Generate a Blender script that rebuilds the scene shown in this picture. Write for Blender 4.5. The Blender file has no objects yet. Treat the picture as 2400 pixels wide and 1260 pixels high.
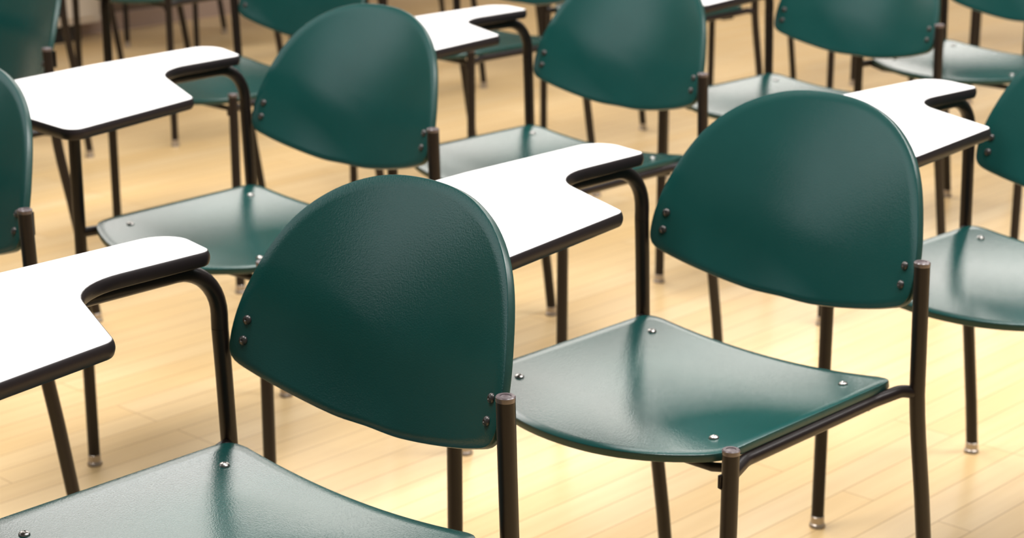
import bpy, bmesh, math, random
from mathutils import Vector, Matrix
PI = math.pi
S = bpy.context.scene
C = S.collection

# ---------------------------------------------------------------- camera
cd = bpy.data.cameras.new('camera'); cam = bpy.data.objects.new('camera', cd); C.objects.link(cam)
cam.location = (0, 0, 1.29647)
cam.rotation_euler = (PI/2 - 0.284244, 0, 0)
cd.sensor_width = 36; cd.lens = 4602.27/2400*36
cd.clip_start = .05; cd.clip_end = 100
cd.dof.use_dof = True; cd.dof.focus_distance = 2.0; cd.dof.aperture_fstop = 8.6
S.camera = cam

# ---------------------------------------------------------------- light and exposure
S.view_settings.view_transform = 'Standard'; S.view_settings.look = 'None'
S.view_settings.gamma = 1; S.view_settings.use_curve_mapping = False
S.view_settings.exposure = 0.0
w = bpy.data.worlds.new('world'); S.world = w; w.use_nodes = True
bg = w.node_tree.nodes['Background']; bg.inputs[0].default_value = (1.0, .96, .92, 1); bg.inputs[1].default_value = .14

def area(name, loc, rot, sx, sy, power, col=(1, .96, .9)):
    l = bpy.data.lights.new(name, 'AREA'); l.shape = 'RECTANGLE'; l.size = sx; l.size_y = sy
    l.energy = power; l.color = col
    o = bpy.data.objects.new(name, l); C.objects.link(o); o.location = loc; o.rotation_euler = rot
    return o
AX = 2.385                               # direction the chairs face; the planks and the walls follow it
FX, FY = -math.sin(AX), math.cos(AX)     # forward of the chairs
RX, RY = math.cos(AX), math.sin(AX)      # their right hand side
# unseen overhead area lights, added to brighten the floor, seats and far end
for (x, y, p) in ((-.9, 2.8, 112), (1.5, 2.2, 140), (3.6, 3.4, 88), (1.6, 5.8, 62), (-1.0, 6.0, 55)):
    area('overhead_fill_light', (x, y, 3.6), (0, 0, AX), .8, 2.4, p, (1, .97, .94))

# ---------------------------------------------------------------- material helpers
def mat(name, base, rough=.5, metal=0., spec=.5, coat=0.):
    m = bpy.data.materials.new(name); m.use_nodes = True
    b = m.node_tree.nodes['Principled BSDF']
    b.inputs['Base Color'].default_value = (*base, 1); b.inputs['Roughness'].default_value = rough
    b.inputs['Metallic'].default_value = metal; b.inputs['Specular IOR Level'].default_value = spec
    b.inputs['Coat Weight'].default_value = coat
    return m
def grain(m, scale, strength, dist=.0006, detail=2., vary=None):
    """fine procedural bump, and an optional slight colour variation"""
    nt = m.node_tree; b = nt.nodes['Principled BSDF']
    tc = nt.nodes.new('ShaderNodeTexCoord'); n = nt.nodes.new('ShaderNodeTexNoise')
    n.inputs['Scale'].default_value = scale; n.inputs['Detail'].default_value = detail
    nt.links.new(tc.outputs['Object'], n.inputs['Vector'])
    bp = nt.nodes.new('ShaderNodeBump'); bp.inputs['Strength'].default_value = strength; bp.inputs['Distance'].default_value = dist
    nt.links.new(n.outputs['Fac'], bp.inputs['Height']); nt.links.new(bp.outputs['Normal'], b.inputs['Normal'])
    if vary:
        n2 = nt.nodes.new('ShaderNodeTexNoise'); n2.inputs['Scale'].default_value = vary[0]; n2.inputs['Detail'].default_value = 5
        nt.links.new(tc.outputs['Object'], n2.inputs['Vector'])
        r = nt.nodes.new('ShaderNodeValToRGB'); r.color_ramp.elements[0].position = .3; r.color_ramp.elements[1].position = .7
        r.color_ramp.elements[0].color = (*vary[1], 1); r.color_ramp.elements[1].color = (*vary[2], 1)
        nt.links.new(n2.outputs['Fac'], r.inputs['Fac']); nt.links.new(r.outputs['Color'], b.inputs['Base Color'])
    return m
GREEN = grain(mat('green_stained_plywood', (.008, .055, .047), .19, spec=.5), 520, .55, .0003, vary=(9, (.0065, .058, .052), (.0085, .066, .060)))
PLYEDGE = mat('green_plywood_edge', (.02, .09, .075), .35)
_nt = PLYEDGE.node_tree; _b = _nt.nodes['Principled BSDF']
_g = _nt.nodes.new('ShaderNodeTexNoise'); _g.inputs['Scale'].default_value = 260; _tc = _nt.nodes.new('ShaderNodeTexCoord')
_nt.links.new(_tc.outputs['Object'], _g.inputs['Vector'])
_r = _nt.nodes.new('ShaderNodeValToRGB'); _r.color_ramp.elements[0].color = (.007, .040, .034, 1); _r.color_ramp.elements[1].color = (.013, .060, .052, 1)  # edge green darkened: underside shade is put into the colour
_nt.links.new(_g.outputs['Fac'], _r.inputs['Fac']); _nt.links.new(_r.outputs['Color'], _b.inputs['Base Color'])
FRAME = grain(mat('dark_brown_powder_coat', (.011, .007, .0065), .34, spec=.32), 700, .15, .0003)
CAP = mat('worn_tube_cap', (.10, .075, .08), .28, spec=.8)
LAMINATE = grain(mat('white_laminate', (.70, .69, .69), .5), 500, .06, .0003)
EDGEBAND = mat('dark_brown_vinyl_edge', (.013, .009, .010), .4, spec=.35)
CHROME = mat('nickel_screw', (.45, .43, .41), .28, metal=1.)
DARKSCREW = mat('dark_bronze_screw', (.075, .07, .068), .3, metal=.6)
GLIDE = mat('steel_glide', (.45, .40, .36), .3, metal=.8)

# ---------------------------------------------------------------- mesh helpers
def link(name, bm, m, parent=None, smooth=True):
    bmesh.ops.recalc_face_normals(bm, faces=bm.faces)
    me = bpy.data.meshes.new(name); bm.to_mesh(me); bm.free()
    for mm in (m if isinstance(m, (list, tuple)) else [m]): me.materials.append(mm)
    if smooth:
        for p in me.polygons: p.use_smooth = True
        me.set_sharp_from_angle(angle=math.radians(38))
    o = bpy.data.objects.new(name, me); C.objects.link(o); o.parent = parent
    return o
def box(bm, c, s, rot=0.):
    r = bmesh.ops.create_cube(bm, size=1)
    M = Matrix.Translation(c) @ Matrix.Rotation(rot, 4, 'Z') @ Matrix.Diagonal((*s, 1))
    bmesh.ops.transform(bm, matrix=M, verts=r['verts'])
def tube(bm, pts, rad, n=16, cap=True):
    """a round tube along a polyline, frames carried along it"""
    pts = [Vector(p) for p in pts]
    rads = rad if isinstance(rad, (list, tuple)) else [rad]*len(pts)
    T = []
    for i in range(len(pts)):
        a = pts[max(i-1, 0)]; b = pts[min(i+1, len(pts)-1)]; T.append((b-a).normalized())
    ref = Vector((1, 0, 0)) if abs(T[0].x) < .9 else Vector((0, 1, 0))
    u = T[0].cross(ref).normalized(); rings = []
    for p, t, r in zip(pts, T, rads):
        u = (u - t*u.dot(t)).normalized(); v = t.cross(u)
        rings.append([bm.verts.new(p + r*(u*math.cos(2*PI*k/n) + v*math.sin(2*PI*k/n))) for k in range(n)])
    for a, b in zip(rings, rings[1:]):
        for k in range(n): bm.faces.new((a[k], a[(k+1) % n], b[(k+1) % n], b[k]))
    if cap: bm.faces.new(rings[0]); bm.faces.new(rings[-1][::-1])
def arc(a, b, t):
    w_ = a.angle(b)
    return a.lerp(b, t) if w_ < 1e-5 else (a*math.sin((1-t)*w_)+b*math.sin(t*w_))/math.sin(w_)
def fillet(pts, radii, n=8):
    """rounds the inner corners of a 3D polyline"""
    P = [Vector(p) for p in pts]; out = [P[0]]
    for i in range(1, len(P)-1):
        a = (P[i-1]-P[i]).normalized(); b = (P[i+1]-P[i]).normalized()
        ang = a.angle(b); r = radii[i-1]; d = r/math.tan(ang/2)
        s, e = P[i]+a*d, P[i]+b*d
        ctr = P[i] + (a+b).normalized()*(r/math.sin(ang/2))
        v0, v1 = s-ctr, e-ctr
        for k in range(n+1):
            out.append(ctr + arc(v0, v1, k/n))
    out.append(P[-1]); return out
def round_poly(pts, radii, n=7):
    """closed 2D outline with rounded corners"""
    out = []; N = len(pts)
    for i in range(N):
        p = Vector((*pts[i], 0)); a = (Vector((*pts[i-1], 0))-p).normalized(); b = (Vector((*pts[(i+1) % N], 0))-p).normalized()
        ang = a.angle(b); r = radii[i]; d = r/math.tan(ang/2); ctr = p+(a+b).normalized()*(r/math.sin(ang/2))
        v0, v1 = p+a*d-ctr, p+b*d-ctr
        for k in range(n+1): q = ctr+arc(v0, v1, k/n); out.append((q.x, q.y))
    return out
def resample(pts, step):
    out = []; N = len(pts)
    for i in range(N):
        a, b = Vector(pts[i]), Vector(pts[(i+1) % N]); L = (b-a).length; m = max(1, round(L/step))
        for k in range(m): out.append(tuple(a+(b-a)*k/m))
    return out
def panel(outline, f, nrm, th, rings=12, centre=(0, 0), edge_mat=1, rr=.002):
    """moulded ply sheet: f(u,v) is the show face, the sheet grows along -nrm(u,v); eased edges"""
    bm = bmesh.new(); N = len(outline); cu, cv = centre
    def ring(s, off):
        return [bm.verts.new(f(cu+(u-cu)*s, cv+(v-cv)*s) - nrm(cu+(u-cu)*s, cv+(v-cv)*s)*off) for u, v in outline]
    def bridge(a, b, mi=0):
        for k in range(N):
            fc = bm.faces.new((a[k], a[(k+1) % N], b[(k+1) % N], b[k])); fc.material_index = mi
    R = max(math.hypot(u-cu, v-cv) for u, v in outline)
    sh = 1-rr/R
    for side, off in ((0, 0.), (1, th)):
        c = bm.verts.new(f(cu, cv)-nrm(cu, cv)*off); prev = None; last = None
        for k in range(1, rings+1):
            rg = ring(sh*k/rings, off)
            if prev is None:
                for j in range(N): bm.faces.new((c, rg[j], rg[(j+1) % N]))
            else: bridge(prev, rg)
            prev = rg
        if side == 0: top = prev
        else: bot = prev
    e1 = ring(1-.3*rr/R, .3*rr); e2 = ring(1., rr); e3 = ring(1., th-rr); e4 = ring(1-.3*rr/R, th-.3*rr)
    bridge(top, e1); bridge(e1, e2, edge_mat); bridge(e2, e3, edge_mat); bridge(e3, e4, edge_mat); bridge(e4, bot)
    return bm
def dome(r, hgt, c, axis, n=14, m=5, slot=True):
    """domed screw head standing on a surface"""
    bm = bmesh.new(); z = Vector(axis).normalized(); x = z.orthogonal().normalized(); y = z.cross(x); c = Vector(c)
    prof = [(r, -.001), (r, .0006)]+[(r*math.cos(a), .0006+hgt*math.sin(a)) for a in [PI/2*k/m for k in range(1, m)]]
    rings = [[bm.verts.new(c+z*h_+(x*math.cos(2*PI*k/n)+y*math.sin(2*PI*k/n))*q) for k in range(n)] for q, h_ in prof]
    for a, b in zip(rings, rings[1:]):
        for k in range(n): bm.faces.new((a[k], a[(k+1) % n], b[(k+1) % n], b[k]))
    # a small sunk drive socket in the middle
    inner = [bm.verts.new(v.co*1.0 - z*.0008*(1 if slot else 0)+(c+z*prof[-1][1]-v.co)*.35) for v in rings[-1]]
    for k in range(n): bm.faces.new((rings[-1][k], rings[-1][(k+1) % n], inner[(k+1) % n], inner[k]))
    bm.faces.new(inner); bm.faces.new(rings[0][::-1])
    return bm

# ---------------------------------------------------------------- tablet-arm chair
W_ARM, W_POST, Y_POST, Z_CAP = .2305, .2335, -.181, .602
JOINT = (-.188, .422); Y_RFOOT = -.257
W_FRONT, Y_FRONT, Z_FCAP = .228, .2036, .455
R_LEG, R_RAIL = .0104, .0085
Z_TAB, TH_TAB = .682, .0175

def seat_z(x, y):
    t = (y+.17)/.42                                   # 0 rear .. 1 front
    dish = .018*(1-min(1, (x/.212)**2))
    z = .4425 - dish*(1-.45*max(0, t)**1.5)
    if t > .72: z -= .007*((t-.72)/.28)**2            # waterfall front
    return z
def surf_normal(f, u, v, flip=1):
    e = 1e-4; n = (f(u+e, v)-f(u-e, v)).cross(f(u, v+e)-f(u, v-e)).normalized(); return n*flip
def make_seat(root):
    xs = [-.2085+.417*k/24 for k in range(25)]
    rear = [(x, -.176) for x in xs]                    # rear edge, left to right
    front = [(x, .186+.066*(1-(abs(x)/.2085)**2.2)) for x in reversed(xs)]
    pts = rear+front
    # round the four corners by smoothing the dense outline near them
    pts = resample(pts, .008)
    cs = [(-.2085, -.176), (.2085, -.176), (.2085, .186), (-.2085, .186)]
    for _ in range(10):
        q = list(pts)
        for i, p in enumerate(pts):
            d = min(math.hypot(p[0]-c[0], p[1]-c[1]) for c in cs)
            if d < .026:
                a, b = pts[i-1], pts[(i+1) % len(pts)]; q[i] = ((a[0]+b[0]+2*p[0])/4, (a[1]+b[1]+2*p[1])/4)
        pts = q
    f = lambda u, v: Vector((u, v, seat_z(u, v)))
    bm = panel(pts, f, lambda u, v: surf_normal(f, u, v), .0105, 16, (0, .03))
    o = link('seat', bm, [GREEN, PLYEDGE], root)
    for x, y in ((.161, -.124), (-.161, -.124), (.161, .149), (-.161, .149)):
        s = link('screw', dome(.0064, .0034, f(x, y), surf_normal(f, x, y)), CHROME, o); s['label'] = 'domed metal screw'
    return o
HALF = [(0.0, .5048), (.0122, .5045), (.0248, .5040), (.038, .5042), (.0515, .5048), (.0656, .5063), (.0813, .5083), (.0982, .5109), (.1177, .5145),
        (.1395, .5190), (.1647, .5252), (.1910, .5335), (.2070, .5390), (.2168, .5500), (.2180, .5742), (.2160, .5975), (.2116, .62), (.2048, .6415), (.1975, .662),
        (.1888, .6814), (.1783, .6994), (.1655, .7156), (.1507, .7295), (.1346, .7412), (.1179, .7509), (.1005, .7583), (.0829, .7645),
        (.0653, .7688), (.0488, .7714), (.0325, .7730), (.0161, .7737), (0.0, .7740)]
def back_f(x, z):
    d = z-.576
    return Vector((x, -.193-.30*d-.5*d*abs(d)-.03*(1-(x/.2)**2), z))
def make_back(root):
    out = HALF[:-1]+[(-x, z) for x, z in reversed(HALF)][:-1]
    out = resample(out, .009)
    for _ in range(2):
        out = [((out[i-1][0]+2*p[0]+out[(i+1) % len(out)][0])/4, (out[i-1][1]+2*p[1]+out[(i+1) % len(out)][1])/4) for i, p in enumerate(out)]
    n = lambda u, v: surf_normal(back_f, u, v, -1)      # towards the sitter (+y)
    bm = panel(out, back_f, n, .0105, 14, (0, .62), rr=.0022)
    o = link('backrest', bm, [GREEN, PLYEDGE], root)
    for x in (.1985, -.1985):
        for z in (.5878, .5640):
            s = link('screw', dome(.0058, .0036, back_f(x, z), n(x, z)), DARKSCREW, o); s['label'] = 'dark domed screw'
    return o
TAB = [(.199, -.150), (.199, .044), (.000, .131), (-.046, .411), (.285, .405), (.308, .1), (.308, -.176)]
TAB_R = [.018, .10, .026, .022, .06, .3, .038]
def make_tablet(root):
    out = round_poly(TAB, TAB_R, 9)
    bm = bmesh.new(); N = len(out)
    # offset helper for the inner laminate outline
    def inset(d):
        q = []
        for i in range(N):
            a = Vector(out[i-1]); p = Vector(out[i]); b = Vector(out[(i+1) % N]); t = (b-a)
            if t.length < 1e-9: t = (b-p)
            t.normalize(); nn = Vector((-t.y, t.x)); q.append(p+nn*d)
        return q
    area2 = sum(out[i-1][0]*out[i][1]-out[i][0]*out[i-1][1] for i in range(N)); sg = 1 if area2 > 0 else -1
    z1, z0 = Z_TAB, Z_TAB-TH_TAB
    A = inset(sg*.0016)
    top = [bm.verts.new((p.x, p.y, z1)) for p in A]; bot = [bm.verts.new((p.x, p.y, z1-.003)) for p in A]
    bm.faces.new(top); bm.faces.new(bot[::-1])
    for k in range(N): bm.faces.new((top[k], top[(k+1) % N], bot[(k+1) % N], bot[k]))
    o = link('writing_tablet', bm, LAMINATE, root, smooth=False)
    o['label'] = 'white laminate writing tablet'
    # dark bullnose edge wrapped round the board, with the board's dark underside
    bm = bmesh.new(); prof = [(.0016, z1-.0001), (.0007, z1-.0004), (.0, z1-.0016)]
    prof += [(-.0016*math.sin(PI*k/6), z1-.0016-(TH_TAB-.0036)*k/6) for k in range(1, 6)]
    prof += [(0, z0+.002), (.001, z0+.0006), (.003, z0)]
    rings = [[bm.verts.new((p.x, p.y, z)) for p in inset(sg*d)] for d, z in prof]
    for a, b in zip(rings, rings[1:]):
        for k in range(N): bm.faces.new((a[k], a[(k+1) % N], b[(k+1) % N], b[k]))
    bm.faces.new(rings[-1])
    e = link('edge_band', bm, EDGEBAND, o); e['label'] = 'dark brown rounded edge'
    return o
def make_glide(parent, x, y):
    bm = bmesh.new()
    prof = [(0, .0), (.0125, .0), (.0135, .002), (.0125, .006), (.0112, .007), (.0112, .019), (.0095, .0205), (0, .0205)]
    n = 16; rings = []
    for r, z in prof:
        rings.append([bm.verts.new((x, y, z))] if r == 0 else [bm.verts.new((x+r*math.cos(2*PI*k/n), y+r*math.sin(2*PI*k/n), z)) for k in range(n)])
    for a, b in zip(rings, rings[1:]):
        for k in range(n):
            if len(a) == 1: bm.faces.new((a[0], b[k], b[(k+1) % n]))
            elif len(b) == 1: bm.faces.new((a[k], a[(k+1) % n], b[0]))
            else: bm.faces.new((a[k], a[(k+1) % n], b[(k+1) % n], b[k]))
    g = link('foot_glide', bm, GLIDE, parent); g['label'] = 'shiny metal foot glide'
def make_cap(parent, x, y, z):
    bm = bmesh.new(); n = 20
    prof = [(R_LEG+.0001, -.0045), (R_LEG+.0003, -.004), (R_LEG+.0003, .0005), (R_LEG-.0008, .0016), (.0062, .0016), (.0056, .0006), (.0035, .0009), (0, .0012)]
    rings = []
    for r, d in prof:
        rings.append([bm.verts.new((x, y, z+d))] if r == 0 else [bm.verts.new((x+r*math.cos(2*PI*k/n), y+r*math.sin(2*PI*k/n), z+d)) for k in range(n)])
    for a, b in zip(rings, rings[1:]):
        for k in range(n):
            if len(b) == 1: bm.faces.new((a[k], a[(k+1) % n], b[0]))
            else: bm.faces.new((a[k], a[(k+1) % n], b[(k+1) % n], b[k]))
    c = link('end_cap', bm, CAP, parent); c['label'] = 'round pressed end cap'
def rear_path(x, top):
    jy, jz = JOINT
    # upright down to the seat rail, then sweeping back to the foot
    return [(x, Y_POST, top), (x, Y_POST-.003, .52), (x, jy, jz), (x, jy-.004, jz-.03), (x, jy-.009, jz-.06), (x, jy-.017, jz-.10),
            (x, jy-.027, jz-.15), (x, jy-.0375, jz-.21), (x, Y_RFOOT+.012, .10), (x, Y_RFOOT, .018)]
def make_chair():
    root = bpy.data.objects.new('tablet_arm_chair', None); C.objects.link(root)
    make_seat(root); make_back(root)
    zc = Z_TAB-TH_TAB-R_LEG+.0002
    for x in (W_ARM, -W_POST):
        bm = bmesh.new(); tube(bm, rear_path(x, Z_CAP if x < 0 else .575), R_LEG)
        l = link('leg', bm, FRAME, root)
        make_glide(l, x, Y_RFOOT)
        if x < 0: make_cap(l, x, Y_POST, Z_CAP)
        bm = bmesh.new(); xf = math.copysign(W_FRONT, x)
        tube(bm, [(xf, Y_FRONT, Z_FCAP if x < 0 else .59), (xf, Y_FRONT, .018)], R_LEG)
        l = link('leg', bm, FRAME, root)
        make_glide(l, xf, Y_FRONT)
        if x < 0: make_cap(l, xf, Y_FRONT, Z_FCAP)
    bm = bmesh.new()
    path = fillet([(W_ARM, Y_POST, .575), (W_ARM, Y_POST, zc), (W_ARM-.002, Y_FRONT, zc), (W_FRONT, Y_FRONT, .59)], [.062, .055], 10)
    tube(bm, path, R_LEG)
    a = link('arm_tube', bm, FRAME, root); a['label'] = 'bent dark tube carrying the tablet'
    make_tablet(root)
    for s in (1, -1):
        bm = bmesh.new()
        tube(bm, fillet([((W_ARM if s > 0 else -W_POST), JOINT[0], .425), (s*.220, -.170, .4285), (s*.2085, -.125, .4235), (s*.2095, .150, .4228), (s*(W_FRONT-.001), Y_FRONT, .4215)], [.03, .06, .05], 5), R_RAIL, 12)
        link('seat_rail', bm, FRAME, root)
        bm = bmesh.new()
        b0 = back_f(s*.2, .576)
        box(bm, (s*.2065, b0.y-.0133, .575), (.031, .003, .034))
        link('back_bracket', bm, FRAME, root)
    for y, z in ((.172, .4145), (-.128, .4085)):
        bm = bmesh.new(); xx = .209 if y > 0 else .199
        tube(bm, [(-xx, y, z+.004), (-xx+.03, y, z-.003), (xx-.03, y, z-.003), (xx, y, z+.004)], .006, 10)
        link('cross_bar', bm, FRAME, root)
    bm = bmesh.new(); tube(bm, [(-W_FRONT+.004, Y_FRONT+.006, .426), (-W_FRONT+.0085, Y_FRONT+.0085, .423), (-W_FRONT+.0085, Y_FRONT+.0085, .409), (-W_FRONT+.004, Y_FRONT+.006, .406)], [.0015, .0026, .0026, .0015], 8)
    link('linking_stud', bm, FRAME, root)
    return root
def copy_tree(o, parent=None):
    c = o.copy(); C.objects.link(c); c.parent = parent
    for ch in list(o.children): copy_tree(ch, c)
    return c

CHAIRS = [
 (-.301, 1.932, 2.395, 'nearest green chair, its seat filling the lower left corner of the view'),
 (.229, 2.434, 2.383, 'green chair seen whole at right, its front leg cap showing, directly behind the nearest chair'),
 (.801, 2.929, 2.356, 'green chair cut by the right edge, white tablet reaching behind the whole chair at right'),
 (-.980, 2.656, 2.537, 'green chair cut by the left edge, half backrest beside the big foreground tablet'),
 (-.427, 3.221, 2.435, 'green chair left of centre whose seat shows between the two nearest tablets'),
 (.071, 3.737, 2.368, 'green chair at top centre whose seat peeks over the centre tablet'),
 (.644, 4.317, 2.368, 'green chair at upper right between the top centre chair and the right edge'),
 (-1.243, 4.035, 2.31, 'green chair in the top left corner with a slanting rear leg'),
 (-.641, 4.550, 2.392, 'blurred green chair behind the left of centre chair, dark backrest touching the top edge'),
 (-.12, 5.12, 2.36, 'blurred green chair behind the top centre chair, seat edge under its white tablet'),
 (.398, 5.638, 2.385, 'blurred chair behind the upper right chair, seat sliver and rail left of its post'),
 (.938, 6.168, 2.380, 'far chair showing only thin legs below the backrest of the upper right chair'),
 (-1.571, 5.521, 2.563, 'blurred chair leg and rail beside the top left backrest, before the pale cabinet'),
 (-1.043, 6.053, 2.413, 'blurred green chair at the top edge over the left tablet, seat underside visible'),
 (-.443, 6.630, 2.401, 'far chair whose legs stand behind the tablet at the top centre'),
 (-1.173, 7.467, 2.347, 'farthest chair at upper left, two small feet near the wall baseboard'),
 (-1.709, 6.784, 2.390, 'far chair before the pale cabinet, slanting leg beyond the left tablet'),
 (1.163, 4.789, 2.386, 'green chair at top right, pale seat between the upper right chair and the right edge'),
 (1.485, 6.694, 2.380, 'far chair showing a leg above the pale seat at top right'),
 (2.031, 7.220, 2.380, 'farthest chair at top right, its leg beside another above the pale seat'),
 (.103, 7.156, 2.380, 'far chair behind the chair that is behind the top centre chair, legs only'),
 (-.627, 7.993, 2.380, 'farthest chair above the left of centre backrest, feet only at the top edge'),
 (1.720, 5.341, 2.380, 'chair in the top right corner behind the pale seat, leg at the right edge'),
]
# a few tablets sit slightly askew on their tubes (chair index: pitch, roll)
TILT = {0: (0, .02), 4: (0, -.045), 2: (.02, 0)}
proto = make_chair()
for i, (x, y, a, lab) in enumerate(CHAIRS):
    o = proto if i == 0 else copy_tree(proto)
    o.location = (x, y, 0); o.rotation_euler = (0, 0, a)
    if i in TILT:
        t = [c for c in o.children if c.name.split('.')[0] == 'writing_tablet'][0]; rx, ry = TILT[i]
        t.matrix_basis = Matrix.Translation((.23, 0, Z_TAB)) @ Matrix.Rotation(ry, 4, 'Y') @ Matrix.Rotation(rx, 4, 'X') @ Matrix.Translation((-.23, 0, -Z_TAB))
    o['label'] = lab; o['category'] = 'chair'; o['group'] = 'green tablet-arm chairs set out in rows'

# ---------------------------------------------------------------- setting
def struct(o):
    o['kind'] = 'structure'; return o
# floor: strip maple, boards running the way the chairs face
m = mat('maple_strip_floor', (.7, .5, .25), .30, spec=.5); nt = m.node_tree; b = nt.nodes['Principled BSDF']
tc = nt.nodes.new('ShaderNodeTexCoord'); mp = nt.nodes.new('ShaderNodeMapping'); nt.links.new(tc.outputs['Object'], mp.inputs['Vector'])
br = nt.nodes.new('ShaderNodeTexBrick'); nt.links.new(mp.outputs['Vector'], br.inputs['Vector'])
br.offset = .37; br.offset_frequency = 3; br.squash = 1
br.inputs['Scale'].default_value = 1; br.inputs['Brick Width'].default_value = .95; br.inputs['Row Height'].default_value = .062
br.inputs['Mortar Size'].default_value = .0013; br.inputs['Mortar Smooth'].default_value = .3
br.inputs['Color1'].default_value = (.83, .58, .28, 1); br.inputs['Color2'].default_value = (.87, .64, .35, 1); br.inputs['Mortar'].default_value = (.55, .33, .13, 1)
mp2 = nt.nodes.new('ShaderNodeMapping'); mp2.inputs['Scale'].default_value = (1.2, 22, 1); nt.links.new(tc.outputs['Object'], mp2.inputs['Vector'])
ng = nt.nodes.new('ShaderNodeTexNoise'); ng.inputs['Scale'].default_value = 2.2; ng.inputs['Detail'].default_value = 6; nt.links.new(mp2.outputs['Vector'], ng.inputs['Vector'])
rr = nt.nodes.new('ShaderNodeValToRGB'); rr.color_ramp.elements[0].position = .3; rr.color_ramp.elements[1].position = .7
rr.color_ramp.elements[0].color = (.92, .89, .84, 1); rr.color_ramp.elements[1].color = (1.0, 1.0, 1.0, 1); nt.links.new(ng.outputs['Fac'], rr.inputs['Fac'])
mx = nt.nodes.new('ShaderNodeMix'); mx.data_type = 'RGBA'; mx.blend_type = 'MULTIPLY'; mx.inputs['Factor'].default_value = 1
nt.links.new(br.outputs['Color'], mx.inputs[6]); nt.links.new(rr.outputs['Color'], mx.inputs[7]); nt.links.new(mx.outputs[2], b.inputs['Base Color'])
bm = bmesh.new(); box(bm, (0, 0, -.01), (24, 16, .02))
fl = struct(link('floor', bm, m, smooth=False)); fl.rotation_euler = (0, 0, AX-PI/2); fl.location = (1.5, 4, 0)

# side wall running the way the chairs face; x along wall, y into the room
P0 = Vector((-1.475, 7.98, 0)); ang = math.atan2(-FY, -FX)       # along the wall, away from the camera
U = Vector((-FX, -FY, 0)); NR = Vector((RX, RY, 0))*-1           # NR: into the room (towards the chairs' left)
WALLM = grain(mat('brown_wall_panelling', (.17, .115, .08), .6), 60, .1)
WOODTRIM = mat('grey_brown_baseboard', (.50, .37, .30), .5)
def wall_obj(name, dims, mtl, parent=None, bev=0):
    """boxes in wall coordinates: (s, n, z) centre and sizes"""
    bm = bmesh.new()
    for (s, n, z, ls, ln, lz) in dims:
        c = P0+U*s+NR*n; box(bm, (c.x, c.y, z), (ls, ln, lz), ang)
    if bev: bmesh.ops.bevel(bm, geom=bm.edges[:], offset=bev, segments=2, affect='EDGES')
    return link(name, bm, mtl, parent, smooth=False)
# the wall stands 6 m high; two bands of tall windows high in it, solid between and below
S0, S1, ZH, HW = -13.0, 9.0, 5.4, 6.0
GROUPS = [(-10.6, -4.7, 2.45, 2, 1.5, (.86, .95, 1.0)), (-3.2, 8.8, 2.25, 5, 4.1, (1.0, .94, .88))]   # s from, s to, sill, count, daylight, tint
dims = [((S0+S1)/2, -.10, (ZH+HW)/2, S1-S0, .16, HW-ZH), ((S0-10.6)/2, -.10, ZH/2, -10.6-S0, .16, ZH), (-7.65, -.10, 1.225, 5.9, .16, 2.45), (-3.95, -.10, ZH/2, 1.5, .16, ZH), ((-3.2+S1)/2, -.10, 1.125, S1+3.2, .16, 2.25),
        (8.9, -.10, 3.7, .2, .16, 3.4)]
WFRAME = mat('white_window_frame', (.75, .74, .72), .4)
wi = 0
panes = []
for (a0, a1, ZS, WN, em, tint) in GROUPS:
    SKY = mat('daylit_window_glass', (.8, .85, .9), .1); b = SKY.node_tree.nodes['Principled BSDF']
    b.inputs['Emission Color'].default_value = (*tint, 1); b.inputs['Emission Strength'].default_value = em
    pitch = (a1-a0)/WN
    for k in range(WN):
        if k: dims.append((a0+k*pitch, -.10, (ZS+ZH)/2, .14, .16, ZH-ZS))
        c0 = a0+(k+.5)*pitch; wd = pitch-.12; wi += 1
        f = struct(wall_obj('window_%d' % wi, [(c0, -.09, ZS+.03, wd, .08, .06), (c0, -.09, ZH-.03, wd, .08, .06), (c0, -.09, (ZS+ZH)/2, .05, .07, ZH-ZS), (c0, -.09, 3.5, wd, .07, .05),
            (c0-wd/2+.03, -.09, (ZS+ZH)/2, .06, .08, ZH-ZS), (c0+wd/2-.03, -.09, (ZS+ZH)/2, .06, .08, ZH-ZS)], WFRAME))
        wall_obj('pane', [(c0, -.10, (ZS+ZH)/2, wd-.04, .012, ZH-ZS-.04)], SKY, f)
struct(wall_obj('wall_left', dims, WALLM))
struct(wall_obj('baseboard_left', [(-2, -.010, .035, 22, .02, .07)], WOODTRIM))

# long low cabinet standing along the wall, only its foot shows at the top left
KICK = mat('black_kick_space', (.012, .010, .010), .6)
CREAM = mat('cream_enamel', (.74, .66, .56), .4)
r = bpy.data.objects.new('low_cabinet', None); C.objects.link(r)
r['label'] = 'long low cream cabinet with black kick space standing against the far wall'; r['category'] = 'cabinet'
def cab(name, dims, m, parent, bev=0):
    o = wall_obj(name, dims, m, parent, bev); return o
cs = P0+U*(-1.73)+NR*.07; r.location = (cs.x, cs.y, 0)
inv = Matrix.Translation(-r.location)
def cab(name, dims, m, bev=0):
    o = wall_obj(name, dims, m, None, bev); o.data.transform(inv); o.parent = r; return o
cab('body', [(-1.73, .065, .385, 2.8, .13, .63)], CREAM, .006)
cab('toe_kick', [(-1.75, .045, .036, 2.7, .09, .07)], KICK)
cab('top_panel', [(-1.73, .070, .712, 2.84, .15, .024)], CREAM, .004)
for k in range(4):
    d = cab('door', [(-1.73+(k-1.5)*.69, .135, .385, .67, .014, .58)], CREAM, .003)
    h_ = wall_obj('handle', [(-1.73+(k-1.5)*.69+.26, .150, .60, .012, .016, .10)], CHROME, None); h_.data.transform(inv); h_.parent = d
